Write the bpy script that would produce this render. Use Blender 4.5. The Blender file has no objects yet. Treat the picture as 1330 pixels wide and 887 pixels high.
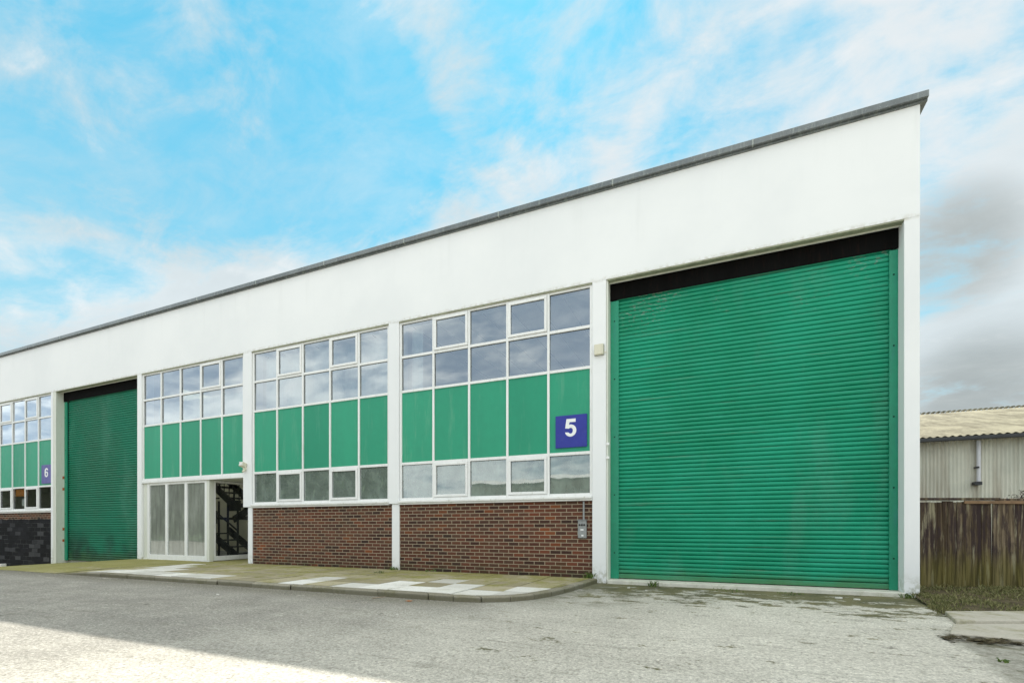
import bpy, bmesh, math, random
from mathutils import Vector, Matrix
random.seed(7)
C = bpy.context.scene
COL = C.collection
rad = math.radians
EXP = 1.0

# ------------------------------------------------------------------ helpers
class MB:
    """collects boxes, polygons and tubes, then links them as ONE mesh object"""
    def __init__(self): self.v = []; self.f = []; self.m = []
    def poly(self, pts, mi=0):
        n = len(self.v); self.v += [tuple(p) for p in pts]
        self.f.append(tuple(range(n, n + len(pts)))); self.m.append(mi); return self
    def box(self, x0, x1, y0, y1, z0, z1, mi=0, M=None):
        n = len(self.v)
        P = [(x0,y0,z0),(x1,y0,z0),(x1,y1,z0),(x0,y1,z0),(x0,y0,z1),(x1,y0,z1),(x1,y1,z1),(x0,y1,z1)]
        if M is not None: P = [tuple(M @ Vector(p)) for p in P]
        self.v += P
        for q in ((0,3,2,1),(4,5,6,7),(0,1,5,4),(1,2,6,5),(2,3,7,6),(3,0,4,7)):
            self.f.append(tuple(n+i for i in q)); self.m.append(mi)
        return self
    def prism(self, pts, z0, z1, mi=0):
        """pts: counter-clockwise xy outline"""
        n = len(self.v); k = len(pts)
        self.v += [(p[0],p[1],z0) for p in pts] + [(p[0],p[1],z1) for p in pts]
        self.f.append(tuple(n+k+i for i in range(k))); self.m.append(mi)
        self.f.append(tuple(n+k-1-i for i in range(k))); self.m.append(mi)
        for i in range(k):
            j = (i+1) % k
            self.f.append((n+i,n+j,n+k+j,n+k+i)); self.m.append(mi)
        return self
    def tube(self, a, b, r, seg=8, r2=None, mi=0):
        a = Vector(a); b = Vector(b); d = (b-a).normalized()
        u = d.orthogonal().normalized(); w = d.cross(u); n = len(self.v)
        r2 = r if r2 is None else r2
        for c, rr in ((a,r),(b,r2)):
            for i in range(seg):
                t = 2*math.pi*i/seg
                self.v.append(tuple(c + u*math.cos(t)*rr + w*math.sin(t)*rr))
        for i in range(seg):
            j = (i+1) % seg
            self.f.append((n+i,n+j,n+seg+j,n+seg+i)); self.m.append(mi)
        self.f.append(tuple(n+seg-1-i for i in range(seg))); self.m.append(mi)
        self.f.append(tuple(n+seg+i for i in range(seg))); self.m.append(mi)
        return self
    def build(self, name, mats, parent=None, bevel=0, smooth=False, loc=None):
        me = bpy.data.meshes.new(name)
        vs = self.v
        if loc is not None: vs = [(x-loc[0],y-loc[1],z-loc[2]) for x,y,z in vs]
        me.from_pydata(vs, [], self.f)
        if not isinstance(mats, (list,tuple)): mats = [mats]
        for m in mats: me.materials.append(m)
        for p, mi in zip(me.polygons, self.m): p.material_index = mi; p.use_smooth = smooth
        me.update()
        o = bpy.data.objects.new(name, me); COL.objects.link(o)
        if loc is not None: o.location = loc
        if parent: o.parent = parent
        if bevel:
            b = o.modifiers.new('bevel','BEVEL'); b.width = bevel; b.segments = 2; b.limit_method = 'ANGLE'; b.angle_limit = rad(50)
        return o

def tag(o, label=None, cat=None, group=None, kind=None):
    if label: o['label'] = label
    if cat: o['category'] = cat
    if group: o['group'] = group
    if kind: o['kind'] = kind
    return o

def empty(name, loc=(0,0,0), **kw):
    o = bpy.data.objects.new(name, None); COL.objects.link(o); o.location = loc
    o.empty_display_size = .3
    return tag(o, **kw)

# ------------------------------------------------------------------ materials
class NT:
    def __init__(self, tree): self.t = tree; self.n = tree.nodes; self.l = tree.links
    def node(self, typ, **props):
        x = self.n.new(typ)
        for k, v in props.items(): setattr(x, k, v)
        return x
    def put(self, sock, val):
        if isinstance(val, bpy.types.NodeSocket): self.l.new(val, sock)
        elif isinstance(val, (int,float)): sock.default_value = val
        else:
            v = tuple(val)
            try: sock.default_value = v
            except Exception: sock.default_value = v + (1.0,) if len(v) == 3 else v[:3]
    def math(self, op, a, b=None, c=None, clamp=False):
        x = self.node('ShaderNodeMath', operation=op, use_clamp=clamp)
        self.put(x.inputs[0], a)
        if b is not None: self.put(x.inputs[1], b)
        if c is not None: self.put(x.inputs[2], c)
        return x.outputs[0]
    def mix(self, fac, a, b, mode='MIX'):
        x = self.node('ShaderNodeMix', data_type='RGBA', blend_type=mode)
        self.put(x.inputs[0], fac); self.put(x.inputs[6], a); self.put(x.inputs[7], b)
        return x.outputs[2]
    def noise(self, vec, scale, detail=4, rough=.55, dist=0, out=0):
        x = self.node('ShaderNodeTexNoise')
        if vec is not None: self.l.new(vec, x.inputs['Vector'])
        x.inputs['Scale'].default_value = scale; x.inputs['Detail'].default_value = detail
        x.inputs['Roughness'].default_value = rough; x.inputs['Distortion'].default_value = dist
        return x.outputs[out]
    def ramp(self, fac, stops, interp='LINEAR'):
        x = self.node('ShaderNodeValToRGB'); cr = x.color_ramp; cr.interpolation = interp
        while len(cr.elements) < len(stops): cr.elements.new(.5)
        for e, (p, c) in zip(cr.elements, stops):
            e.position = p; e.color = tuple(c) + (1,) if not isinstance(c,(int,float)) else (c,c,c,1)
        self.put(x.inputs[0], fac); return x.outputs[0]
    def rng(self, val, a, b, c=0., d=1., smooth=True):
        x = self.node('ShaderNodeMapRange', interpolation_type='SMOOTHSTEP' if smooth else 'LINEAR', clamp=True)
        self.put(x.inputs[0], val)
        for i, q in enumerate((a,b,c,d)): x.inputs[i+1].default_value = q
        return x.outputs[0]
    def mapping(self, vec, scale=(1,1,1), loc=(0,0,0), rot=(0,0,0)):
        x = self.node('ShaderNodeMapping'); self.l.new(vec, x.inputs[0])
        x.inputs['Scale'].default_value = scale; x.inputs['Location'].default_value = loc; x.inputs['Rotation'].default_value = rot
        return x.outputs[0]
    def sep(self, vec):
        x = self.node('ShaderNodeSeparateXYZ'); self.l.new(vec, x.inputs[0]); return x.outputs
    def comb(self, x, y, z):
        q = self.node('ShaderNodeCombineXYZ')
        for s, v in zip(q.inputs, (x,y,z)): self.put(s, v)
        return q.outputs[0]
    def bump(self, h, strength=.3, dist=.01):
        x = self.node('ShaderNodeBump'); x.inputs['Strength'].default_value = strength; x.inputs['Distance'].default_value = dist
        self.put(x.inputs['Height'], h); return x.outputs[0]

def new_mat(name):
    m = bpy.data.materials.new(name); m.use_nodes = True
    T = NT(m.node_tree); b = T.n['Principled BSDF']
    return m, T, b

def wpos(T):
    return T.node('ShaderNodeNewGeometry').outputs['Position']

def paint(name, col, rough=.5, var=.08, scale=3., dirt=None, dirt_amt=.0, streak=False, bump=.05, spec=.5, fine=60):
    """painted / plain surface with uneven tone, faint dirt and fine relief"""
    m, T, b = new_mat(name); p = wpos(T)
    pv = T.mapping(p, scale=(1,1,.12)) if streak else p
    n1 = T.noise(pv, scale, 5, .6); n2 = T.noise(p, scale*9, 3, .6)
    k = T.math('ADD', T.math('MULTIPLY', n1, .7), T.math('MULTIPLY', n2, .3))
    lo = tuple(c*(1-var) for c in col); hi = tuple(min(.95, c*(1+var)) for c in col)
    base = T.mix(T.rng(k, .3, .7), lo, hi)
    if dirt is not None:
        d = T.noise(T.mapping(p, scale=(3,3,.35) if streak else (1,1,1)), scale*1.7, 7, .7)
        base = T.mix(T.math('MULTIPLY', T.rng(d, .52, .72), dirt_amt), base, dirt)
    T.put(b.inputs['Base Color'], base)
    T.put(b.inputs['Roughness'], T.rng(n2, .2, .8, rough*.85, min(1, rough*1.15)))
    b.inputs['Specular IOR Level'].default_value = spec
    if bump: T.put(b.inputs['Normal'], T.bump(T.noise(p, fine, 4, .6), bump, .004))
    return m

M = {}
# white masonry paint of the fascia and piers
m, T, b = new_mat('white_render'); p = wpos(T); x, y, z = T.sep(p)
n1 = T.noise(p, .35, 5, .6); n2 = T.noise(T.mapping(p, scale=(1,1,.06)), 2.2, 6, .65); n3 = T.noise(p, 9, 6, .65)
col = T.mix(T.rng(n1, .35, .65), (.78,.79,.80), (.83,.835,.84))
streak = T.math('MULTIPLY', T.rng(n2, .52, .75), T.rng(z, 5.9, 7.5, .0, .55))
col = T.mix(T.math('MULTIPLY', streak, .42), col, (.55,.56,.55))
grime = T.math('MULTIPLY', T.math('MULTIPLY', T.rng(z, 5.86, 5.77), T.rng(z, 5.72, 5.76)), T.rng(n3, .4, .65))
col = T.mix(T.math('MULTIPLY', grime, .5), col, (.45,.42,.33))
foot = T.math('MULTIPLY', T.rng(z, .42, .02), T.rng(n3, .42, .62))
col = T.mix(T.math('MULTIPLY', foot, .75), col, (.34,.34,.24))
chip = T.math('MULTIPLY', T.rng(T.noise(p, 23, 5, .7), .66, .72), T.rng(z, 5.4, 2.0, .25, .8))
col = T.mix(T.math('MULTIPLY', chip, .10), col, (.6,.6,.56))
T.put(b.inputs['Base Color'], col); b.inputs['Roughness'].default_value = .75; b.inputs['Specular IOR Level'].default_value = .25
T.put(b.inputs['Normal'], T.bump(T.math('ADD', T.noise(p, 70, 4, .6), T.math('MULTIPLY', T.noise(p, 1.2, 3, .5), 2.0)), .12, .006))
M['render'] = m
M['frame'] = paint('white_frame_paint', (.80,.80,.79), .38, .04, 4, (.42,.42,.34), .35, True, .03)
M['sill'] = paint('white_sill_paint', (.78,.78,.76), .5, .05, 5, (.33,.36,.24), .5, False, .05)
M['cream'] = paint('cream_jamb', (.66,.67,.60), .55, .06, 4, (.4,.4,.3), .4, True, .05)
M['infill'] = paint('green_panel_paint', (.018,.295,.172), .42, .08, .9, (.10,.36,.24), .5, True, .02, .4)
M['black'] = paint('black_paint', (.005,.005,.005), .8, .3, 5, (.022,.010,.008), .5, True, .05, .06)
M['coping_metal'] = paint('grey_coping_metal', (.115,.13,.132), .25, .25, 2.5, (.30,.34,.31), .6, True, .04, .9)
M['soffit_wood'] = paint('weathered_soffit', (.30,.31,.22), .8, .25, 6, (.12,.13,.07), .6, False, .1)
M['steel'] = paint('dark_steel', (.02,.022,.026), .5, .2, 8)
M['interior'] = paint('interior_plaster', (.64,.61,.48), .85, .08, 1.0)
M['interior_white'] = paint('interior_white', (.72,.74,.72), .85, .05, 1.0)
M['interior_floor'] = paint('interior_floor', (.18,.18,.17), .6, .2, 2.0)
M['joint'] = paint('joint_dark', (.06,.07,.07), .8, .1, 3)
M['navy'] = paint('navy_sign_face', (.016,.026,.28), .4, .1, 4, (.05,.06,.3), .4, False, .01)
M['purple'] = paint('faded_purple_sign_face', (.10,.095,.30), .45, .15, 6, (.22,.2,.38), .5, True, .01)
M['letter'] = paint('white_lettering', (.82,.82,.82), .45, .03, 8, None, 0, False, 0)
M['grey_plastic'] = paint('grey_box_plastic', (.27,.28,.28), .5, .1, 20, (.15,.15,.13), .4, True, .05)
M['button'] = paint('black_buttons', (.015,.015,.015), .35, .1, 20, None, 0, False, 0)
M['cream_plastic'] = paint('cream_plastic', (.66,.63,.50), .5, .08, 12, (.4,.36,.25), .4, True, .03)
M['lamp_glass'] = paint('lamp_lens', (.62,.62,.58), .15, .05, 12, None, 0, False, 0)
M['pipe'] = paint('pale_pipe', (.62,.62,.66), .5, .08, 8, (.4,.4,.38), .4, True, .03)
M['bluepaper'] = paint('blue_notice', (.06,.09,.32), .6, .1, 9, None, 0, False, 0)
M['paper'] = paint('white_notice', (.75,.75,.74), .7, .03, 9, None, 0, False, 0)
M['orange'] = paint('orange_blind', (.62,.22,.02), .7, .15, 12, None, 0, False, .05)
M['rust'] = paint('rusty_orange', (.42,.10,.03), .7, .25, 14)
M['threshold'] = paint('pale_threshold_concrete', (.58,.57,.50), .85, .12, 5, (.30,.31,.17), .6, False, .2)

m, T, b = new_mat('added_opal_rooflight'); T.n.remove(b); tl = T.node('ShaderNodeBsdfTranslucent'); tl.inputs[0].default_value = (.75,.75,.72,1)
T.l.new(tl.outputs[0], T.n['Material Output'].inputs[0]); M['opal'] = m  # translucent sheet for the rooflight added over the hall
nt_ = M['infill'].node_tree; T = NT(nt_); b = T.n['Principled BSDF']; src = b.inputs['Base Color'].links[0].from_socket
rr = T.node('ShaderNodeObjectInfo').outputs['Random']
T.put(b.inputs['Base Color'], T.mix(rr, T.mix(1, src, (.80,.90,.88), 'MULTIPLY'), T.mix(1, src, (1.5,1.06,1.05), 'MULTIPLY')))
# brick
def brick(name, painted=False):
    m, T, b = new_mat(name); p = wpos(T); x, y, z = T.sep(p)
    vec = T.comb(T.math('ADD', x, y), z, 0.0)
    wob = T.noise(p, 14, 3, .5, out=1)
    vec2 = T.node('ShaderNodeVectorMath', operation='MULTIPLY_ADD')
    T.l.new(wob, vec2.inputs[0]); vec2.inputs[1].default_value = (.006,.006,0); T.l.new(vec, vec2.inputs[2])
    bt = T.node('ShaderNodeTexBrick'); T.l.new(vec2.outputs[0], bt.inputs['Vector'])
    bt.inputs['Color1'].default_value = (0,0,0,1); bt.inputs['Color2'].default_value = (1,1,1,1); bt.inputs['Mortar'].default_value = (.5,.5,.5,1)
    bt.inputs['Scale'].default_value = 1; bt.inputs['Mortar Size'].default_value = .0078; bt.inputs['Mortar Smooth'].default_value = .25
    bt.inputs['Brick Width'].default_value = .226; bt.inputs['Row Height'].default_value = .0757; bt.offset = .5
    r = bt.outputs['Color']
    body = T.ramp(r, [(0,(.040,.026,.022)),(.16,(.065,.034,.026)),(.34,(.092,.040,.028)),(.52,(.112,.050,.034)),(.68,(.075,.046,.034)),(.80,(.14,.052,.032)),(.92,(.085,.045,.028)),(.98,(.15,.055,.028)),(1,(.18,.066,.03))])
    zone = T.noise(p, .8, 4, .6)
    body = T.mix(1, body, (1.0,.98,.96), 'MULTIPLY')
    body = T.mix(T.rng(zone, .40, .68, 0, .65), body, T.mix(1, body, (1.35,1.05,.95), 'MULTIPLY'))
    body = T.mix(.75, body, T.mix(T.noise(p, 60, 5, .7), (.55,.55,.55), (1.45,1.45,1.45)), 'MULTIPLY')
    mort = T.mix(T.noise(p, 30, 5, .65), (.25,.20,.14), (.46,.385,.275))
    col = T.mix(bt.outputs['Fac'], body, mort)
    low = T.math('MULTIPLY', T.rng(z, .36, .06), T.rng(T.noise(p, 4, 6, .7), .34, .62))
    col = T.mix(T.math('MULTIPLY', low, .7), col, T.mix(bt.outputs['Fac'], (.035,.034,.022), (.12,.13,.06)))
    if painted:
        edge = T.math('ADD', z, T.math('MULTIPLY', T.noise(p, 3, 5, .65), .16))
        pm = T.rng(edge, 1.45, 1.41)
        b2 = T.node('ShaderNodeTexBrick'); T.l.new(vec2.outputs[0], b2.inputs['Vector'])
        for nm, v in (('Color1',0),('Color2',1),('Mortar',.5)): b2.inputs[nm].default_value = (v,v,v,1)
        b2.inputs['Scale'].default_value = 1; b2.inputs['Mortar Size'].default_value = .010; b2.inputs['Mortar Smooth'].default_value = .3
        b2.inputs['Brick Width'].default_value = .39; b2.inputs['Row Height'].default_value = .151
        blk = T.ramp(b2.outputs['Color'], [(0,(.004,.004,.005)),(.5,(.009,.009,.011)),(.78,(.013,.013,.016)),(.84,(.040,.040,.044)),(1,(.062,.062,.066))])
        blk = T.mix(.6, blk, T.mix(T.noise(p, 6, 5, .7), (.3,.3,.3), (1.7,1.7,1.7)), 'MULTIPLY')
        jn = T.math('MULTIPLY', b2.outputs['Fac'], T.rng(T.noise(p, 1.6, 4, .6), .46, .6))
        pc = T.mix(jn, blk, (.055,.055,.055))
        col = T.mix(pm, col, pc)
    T.put(b.inputs['Base Color'], col); b.inputs['Roughness'].default_value = .85; b.inputs['Specular IOR Level'].default_value = .2
    h = T.math('SUBTRACT', T.math('MULTIPLY', T.noise(p, 90, 4, .65), .35), T.math('MULTIPLY', bt.outputs['Fac'], 1.0))
    T.put(b.inputs['Normal'], T.bump(h, .7, .006))
    return m
M['brick'] = brick('red_brown_brick'); M['brick_black'] = brick('black_painted_brick', True)

# roller shutter paint
m, T, b = new_mat('green_shutter_paint'); p = wpos(T); x, y, z = T.sep(p)
n1 = T.noise(p, .5, 5, .6); n2 = T.noise(T.mapping(p, scale=(.5,.5,6)), 3, 6, .65); n3 = T.noise(T.mapping(p, scale=(4,4,12)), 2.6, 6, .7)
col = T.mix(T.rng(n1, .3, .7), (.005,.245,.132), (.012,.32,.192))
col = T.mix(T.math('MULTIPLY', T.rng(n2, .5, .7), .35), col, (.05,.36,.25))
peel = T.math('MULTIPLY', T.rng(T.math('MULTIPLY', n3, T.rng(z, 4.1, 5.4, .86, 1.12)), .60, .66), T.rng(T.noise(p, .9, 3, .6), .46, .6))
col = T.mix(T.math('MULTIPLY', peel, .7), col, (.30,.30,.28))
rub = T.math('MULTIPLY', T.rng(T.noise(T.mapping(p, scale=(.12,.12,7)), 4, 5, .7), .60, .72), .45)
col = T.mix(rub, col, (.20,.13,.11))
low = T.math('MULTIPLY', T.rng(T.math('ADD', z, T.math('MULTIPLY', T.noise(p, 2, 4, .6), .3)), .52, .16), .62)
col = T.mix(low, col, (.10,.13,.035))
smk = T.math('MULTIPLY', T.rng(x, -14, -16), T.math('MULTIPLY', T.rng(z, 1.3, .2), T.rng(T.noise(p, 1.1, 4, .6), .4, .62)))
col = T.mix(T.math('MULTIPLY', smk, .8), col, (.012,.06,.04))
col = T.mix(T.rng(x, -14, -15), col, T.mix(1, col, (.5,.58,.56), 'MULTIPLY'))  # far shutter's darker shading at a slant, put into its colour
dust = T.math('MULTIPLY', T.rng(T.noise(T.mapping(p, scale=(1,1,.35)), 1.3, 6, .65), .5, .7), .22)
col = T.mix(dust, col, (.13,.33,.25))
T.put(b.inputs['Base Color'], col); T.put(b.inputs['Roughness'], T.rng(n1, .3, .7, .45, .62)); b.inputs['Specular IOR Level'].default_value = .28
T.put(b.inputs['Normal'], T.bump(T.math('ADD', T.math('MULTIPLY', T.noise(p, 25, 4, .6), .25), T.math('MULTIPLY', T.noise(T.mapping(p, scale=(.5,.5,2.2)), 3.5, 3, .55), 2.2)), .35, .010))
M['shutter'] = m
M['guide'] = paint('green_guide_paint', (.009,.255,.145), .42, .15, 1.6, (.03,.20,.20), .6, True, .04)

# glass: clear, reflecting more at a slant; never refracts, so light and view pass straight
def glass(name, tint, refl=2.6, floor=.04, dirt=(.4,.42,.4), dirt_amt=.06, film=None, film_amt=0, wav=.0, fs=(1.4,1.4,1)):
    m, T, b = new_mat(name); T.n.remove(b); out = T.n['Material Output']; p = wpos(T)
    tr = T.node('ShaderNodeBsdfTransparent'); tr.inputs[0].default_value = tint + (1,)
    gl = T.node('ShaderNodeBsdfGlossy'); gl.inputs['Roughness'].default_value = .01; gl.inputs['Color'].default_value = (.93,.96,1,1)
    nrm = T.bump(T.noise(p, 1.3, 2, .5), .06 + wav, .03); T.put(gl.inputs['Normal'], nrm)
    df = T.node('ShaderNodeBsdfDiffuse'); T.put(df.inputs[0], T.mix(T.rng(T.noise(T.mapping(p, scale=fs), 3, 6, .6), .32, .68), tuple(c*.7 for c in (film or dirt)), film or dirt))
    fr = T.node('ShaderNodeFresnel'); fr.inputs[0].default_value = 1.5
    fac = T.math('ADD', T.math('MULTIPLY', fr.outputs[0], refl), floor, clamp=True)
    smear = T.rng(T.noise(T.mapping(p, scale=(2,2,.9)), 2.2, 5, .65), .35, .75, .72 if film else .3, 1.0)
    body = T.node('ShaderNodeMixShader'); T.put(body.inputs[0], T.math('MULTIPLY', smear, film_amt if film else dirt_amt))
    T.l.new(tr.outputs[0], body.inputs[1]); T.l.new(df.outputs[0], body.inputs[2])
    mx = T.node('ShaderNodeMixShader'); T.put(mx.inputs[0], fac); T.l.new(body.outputs[0], mx.inputs[1]); T.l.new(gl.outputs[0], mx.inputs[2])
    T.l.new(mx.outputs[0], out.inputs[0]); return m
M['glass'] = glass('window_glass', (.74,.86,.90), 3.0, .23, wav=-.04)
M['glass_low'] = glass('hazed_window_glass', (.55,.66,.63), 3.4, .07, film=(.40,.49,.43), film_amt=.62)
M['glass_film'] = glass('filmed_screen_glass', (.45,.48,.46), 2.0, .05, film=(.36,.385,.345), film_amt=.98, fs=(3.2,3.2,.28))
M['glass_door'] = glass('door_glass', (.82,.88,.86), 1.0, .02)

# yard surface: worn pale concrete / tarmac, moss by the wall, cracks and stains
m, T, b = new_mat('worn_yard_concrete'); p = wpos(T); x, y, z = T.sep(p)
big = T.noise(p, .22, 5, .6); mid = T.noise(p, 1.5, 6, .65); fin = T.noise(p, 55, 4, .7); agg = T.noise(p, 130, 2, .7)
tone = T.math('ADD', T.math('MULTIPLY', big, .55), T.math('MULTIPLY', mid, .45))
col = T.mix(T.rng(tone, .34, .66), (.50,.48,.43), (.64,.62,.56))
rx = T.math('ADD', x, T.math('MULTIPLY', T.noise(p, .6, 4, .6), 3.0))
rx = T.math('ADD', rx, T.math('MULTIPLY', T.math('ADD', y, 4.0), -.45))
dark = T.rng(rx, 1.6, -3.6)
col = T.mix(T.math('MULTIPLY', dark, .88), col, T.mix(T.rng(mid, .3, .7), (.225,.217,.20), (.33,.318,.29)))
kerb = T.math('MULTIPLY', T.rng(T.math('ADD', y, T.math('MULTIPLY', mid, .5)), -3.6, -2.9), T.rng(x, -2.6, -3.4))
col = T.mix(T.math('MULTIPLY', kerb, .6), col, (.13,.12,.085))
spk = T.rng(T.noise(p, 34, 5, .75), .53, .66); col = T.mix(T.math('MULTIPLY', spk, .55), col, (.74,.72,.65))
spd = T.rng(T.noise(T.mapping(p, loc=(3,9,0)), 24, 6, .78), .47, .34); col = T.mix(T.math('MULTIPLY', spd, .62), col, (.15,.14,.12))
spb = T.rng(T.noise(p, 7.5, 7, .75), .54, .66); col = T.mix(T.math('MULTIPLY', spb, .40), col, (.22,.21,.175))
scuff = T.rng(T.noise(T.mapping(p, scale=(.55,2.4,1), rot=(0,0,.25)), 1.9, 7, .68), .56, .68)
col = T.mix(T.math('MULTIPLY', scuff, .44), col, (.19,.18,.15))
ty = T.rng(T.noise(T.mapping(p, scale=(.18,2.6,1), rot=(0,0,-.12), loc=(2,5,0)), 2.4, 5, .6, .6), .54, .66)
col = T.mix(T.math('MULTIPLY', ty, .13), col, (.20,.19,.165))
oil = T.rng(T.noise(T.mapping(p, loc=(11,4,0)), 1.15, 5, .62), .66, .74)
col = T.mix(T.math('MULTIPLY', oil, .50), col, (.13,.125,.11))
pal = T.rng(T.noise(T.mapping(p, scale=(.8,2.2,1), loc=(7,3,0)), 1.4, 7, .7), .60, .70)
col = T.mix(T.math('MULTIPLY', pal, .40), col, (.70,.68,.61))
gr1 = T.noise(T.mapping(p, loc=(1,7,0)), 46, 4, .72); gr2 = T.noise(p, 19, 5, .75)
col = T.mix(.9, col, T.mix(T.rng(gr1, .36, .64), (.73,.725,.71), (1.24,1.235,1.21)), 'MULTIPLY')
col = T.mix(.8, col, T.mix(T.rng(gr2, .36, .64), (.80,.795,.78), (1.16,1.16,1.15)), 'MULTIPLY')
# moss in front of the right-hand door and along the corner
mz = T.math('MULTIPLY', T.math('SUBTRACT', T.noise(T.mapping(p, scale=(.8,1.35,1)), 2.3, 9, .72), .5), 3.4)
mz = T.math('ADD', mz, T.rng(y, -2.7, -.05, -.36, .44, False))
mz = T.math('ADD', mz, T.rng(x, 1.0, 2.8, -.04, .14))
mz = T.math('ADD', mz, T.math('MULTIPLY', T.math('SUBTRACT', T.noise(p, 17, 6, .78), .5), .9))
moss = T.math('MULTIPLY', T.rng(mz, -.08, .13), T.rng(x, -3.4, -1.6))
mosscol = T.mix(T.rng(mid, .35, .65), (.058,.060,.016), (.145,.132,.048))
col = T.mix(T.math('MULTIPLY', moss, .88), col, mosscol)
sx = T.math('ADD', T.math('ADD', x, T.math('MULTIPLY', y, -.16)), T.math('MULTIPLY', T.noise(p, 2.5, 6, .7), .5))
side = T.math('MULTIPLY', T.rng(sx, 2.80, 2.98), T.rng(y, -2.6, -3.0))
col = T.mix(T.math('MULTIPLY', side, .62), col, T.mix(T.rng(T.noise(p, 5, 7, .75), .4, .6), (.09,.088,.06), (.30,.29,.25)))
damp = T.math('MULTIPLY', T.math('MULTIPLY', T.rng(x, -3.8, -2.5), T.rng(x, -.4, -1.7)), T.math('MULTIPLY', T.rng(y, -3.2, -2.2), T.rng(T.noise(p, 1.1, 6, .65), .40, .58)))
col = T.mix(T.math('MULTIPLY', damp, .50), col, (.17,.17,.12))
vo = T.node('ShaderNodeTexVoronoi', feature='DISTANCE_TO_EDGE'); T.l.new(T.mapping(p, scale=(.22,.33,1)), vo.inputs['Vector'])
wv = T.node('ShaderNodeVectorMath', operation='MULTIPLY_ADD'); T.l.new(T.noise(p, 1.2, 6, .7, out=1), wv.inputs[0]); wv.inputs[1].default_value = (.5,.5,0); T.l.new(T.mapping(p, scale=(.30,.42,1)), wv.inputs[2])
T.l.new(wv.outputs[0], vo.inputs['Vector']); vo.inputs['Scale'].default_value = 1
crack = T.math('MULTIPLY', T.rng(vo.outputs['Distance'], .009, .002), T.math('MULTIPLY', T.rng(T.noise(p, .7, 3, .6), .52, .64), T.rng(T.noise(p, 6, 4, .7), .36, .56)))
col = T.mix(T.math('MULTIPLY', crack, .65), col, (.06,.058,.04))
T.put(b.inputs['Base Color'], col); b.inputs['Roughness'].default_value = .92; b.inputs['Specular IOR Level'].default_value = .15
h = T.math('ADD', T.math('MULTIPLY', agg, .6), T.math('ADD', fin, T.math('MULTIPLY', mid, 2.2)))
T.put(b.inputs['Normal'], T.bump(T.math('SUBTRACT', T.math('ADD', h, T.math('MULTIPLY', T.noise(p, 26, 5, .75), 2.0)), T.math('MULTIPLY', crack, 1.2)), .6, .014))
M['yard'] = m

def slabmat(name, a, b2, moss_amt, mossc, rough=.9):
    m, T, b = new_mat(name); p = wpos(T); x, y, z = T.sep(p)
    ri = T.node('ShaderNodeNewGeometry').outputs['Random Per Island']
    n1 = T.noise(p, 2.2, 6, .65); n2 = T.noise(p, 40, 4, .7)
    col = T.mix(ri, a, b2)
    col = T.mix(.7, col, T.mix(n2, (.6,.6,.6), (1.4,1.4,1.4)), 'MULTIPLY')
    mm = T.math('ADD', T.math('MULTIPLY', n1, 1.0), T.rng(y, -2.3, .0, -.05, .14, False))
    mm = T.math('ADD', mm, T.rng(x, -11.5, -15.5, 0, .25))
    mm = T.math('ADD', mm, T.math('MULTIPLY', T.math('SUBTRACT', T.noise(p, 9, 6, .75), .5), .8))
    mk = T.rng(mm, .42, .68)
    col = T.mix(T.math('MULTIPLY', mk, moss_amt), col, T.mix(T.rng(n2, .3, .7), mossc, tuple(c*1.7 for c in mossc)))
    T.put(b.inputs['Base Color'], col); b.inputs['Roughness'].default_value = rough; b.inputs['Specular IOR Level'].default_value = .15
    T.put(b.inputs['Normal'], T.bump(T.math('ADD', n2, T.math('MULTIPLY', n1, 2)), .4, .008))
    return m
M['slab_old'] = slabmat('mossy_paving', (.27,.24,.16), (.41,.365,.255), .70, (.165,.16,.03))
M['slab_pale'] = slabmat('pale_paving', (.50,.485,.44), (.74,.73,.69), .32, (.26,.24,.15))
M['slab_bed'] = slabmat('mossy_joints', (.05,.05,.025), (.06,.06,.03), .9, (.055,.065,.012))
M['kerbstone'] = K0 = slabmat('kerb_concrete', (.21,.195,.15), (.31,.29,.23), .5, (.10,.095,.04))
T = NT(K0.node_tree); b = T.n['Principled BSDF']; src = b.inputs['Base Color'].links[0].from_socket; p = wpos(T)
T.put(b.inputs['Base Color'], T.mix(T.math('MULTIPLY', T.rng(T.math('ADD', T.sep(p)[2], T.math('MULTIPLY', T.noise(p, 8, 5, .7), .04)), .096, .062), .50), src, (.085,.08,.045)))
M['concrete_strip'] = slabmat('old_concrete_path', (.42,.39,.33), (.50,.47,.40), .5, (.15,.14,.06))
M['soil'] = paint('dark_soil', (.085,.07,.042), .95, .45, 7, (.10,.10,.035), .8, False, .8, .1, 45)
M['ground'] = paint('waste_ground', (.10,.10,.05), .95, .3, .6, (.06,.08,.02), .6, False, .4, .1)

# weathered fence timber
m, T, b = new_mat('weathered_timber'); p = wpos(T); x, y, z = T.sep(p)
ri = T.node('ShaderNodeNewGeometry').outputs['Random Per Island']
gr = T.noise(T.mapping(p, scale=(14,14,.7)), 1.6, 6, .65); st = T.noise(T.mapping(p, scale=(5,5,.9)), 1.5, 6, .7)
col = T.mix(ri, (.095,.068,.042), (.215,.168,.112))
col = T.mix(T.rng(gr, .42, .62), T.mix(1, col, (.42,.40,.40), 'MULTIPLY'), col)
col = T.mix(T.math('MULTIPLY', T.math('MULTIPLY', T.rng(st, .44, .56), T.rng(z, .40, .70)), .80), col, (.035,.024,.027))
lt = T.math('MULTIPLY', T.rng(T.noise(T.mapping(p, scale=(6,6,.6), loc=(3,1,0)), 2.1, 5, .65), .55, .66), .6)
col = T.mix(lt, col, (.36,.33,.22))
alg = T.rng(T.math('ADD', z, T.math('MULTIPLY', st, .9)), 1.25, .75)
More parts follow.
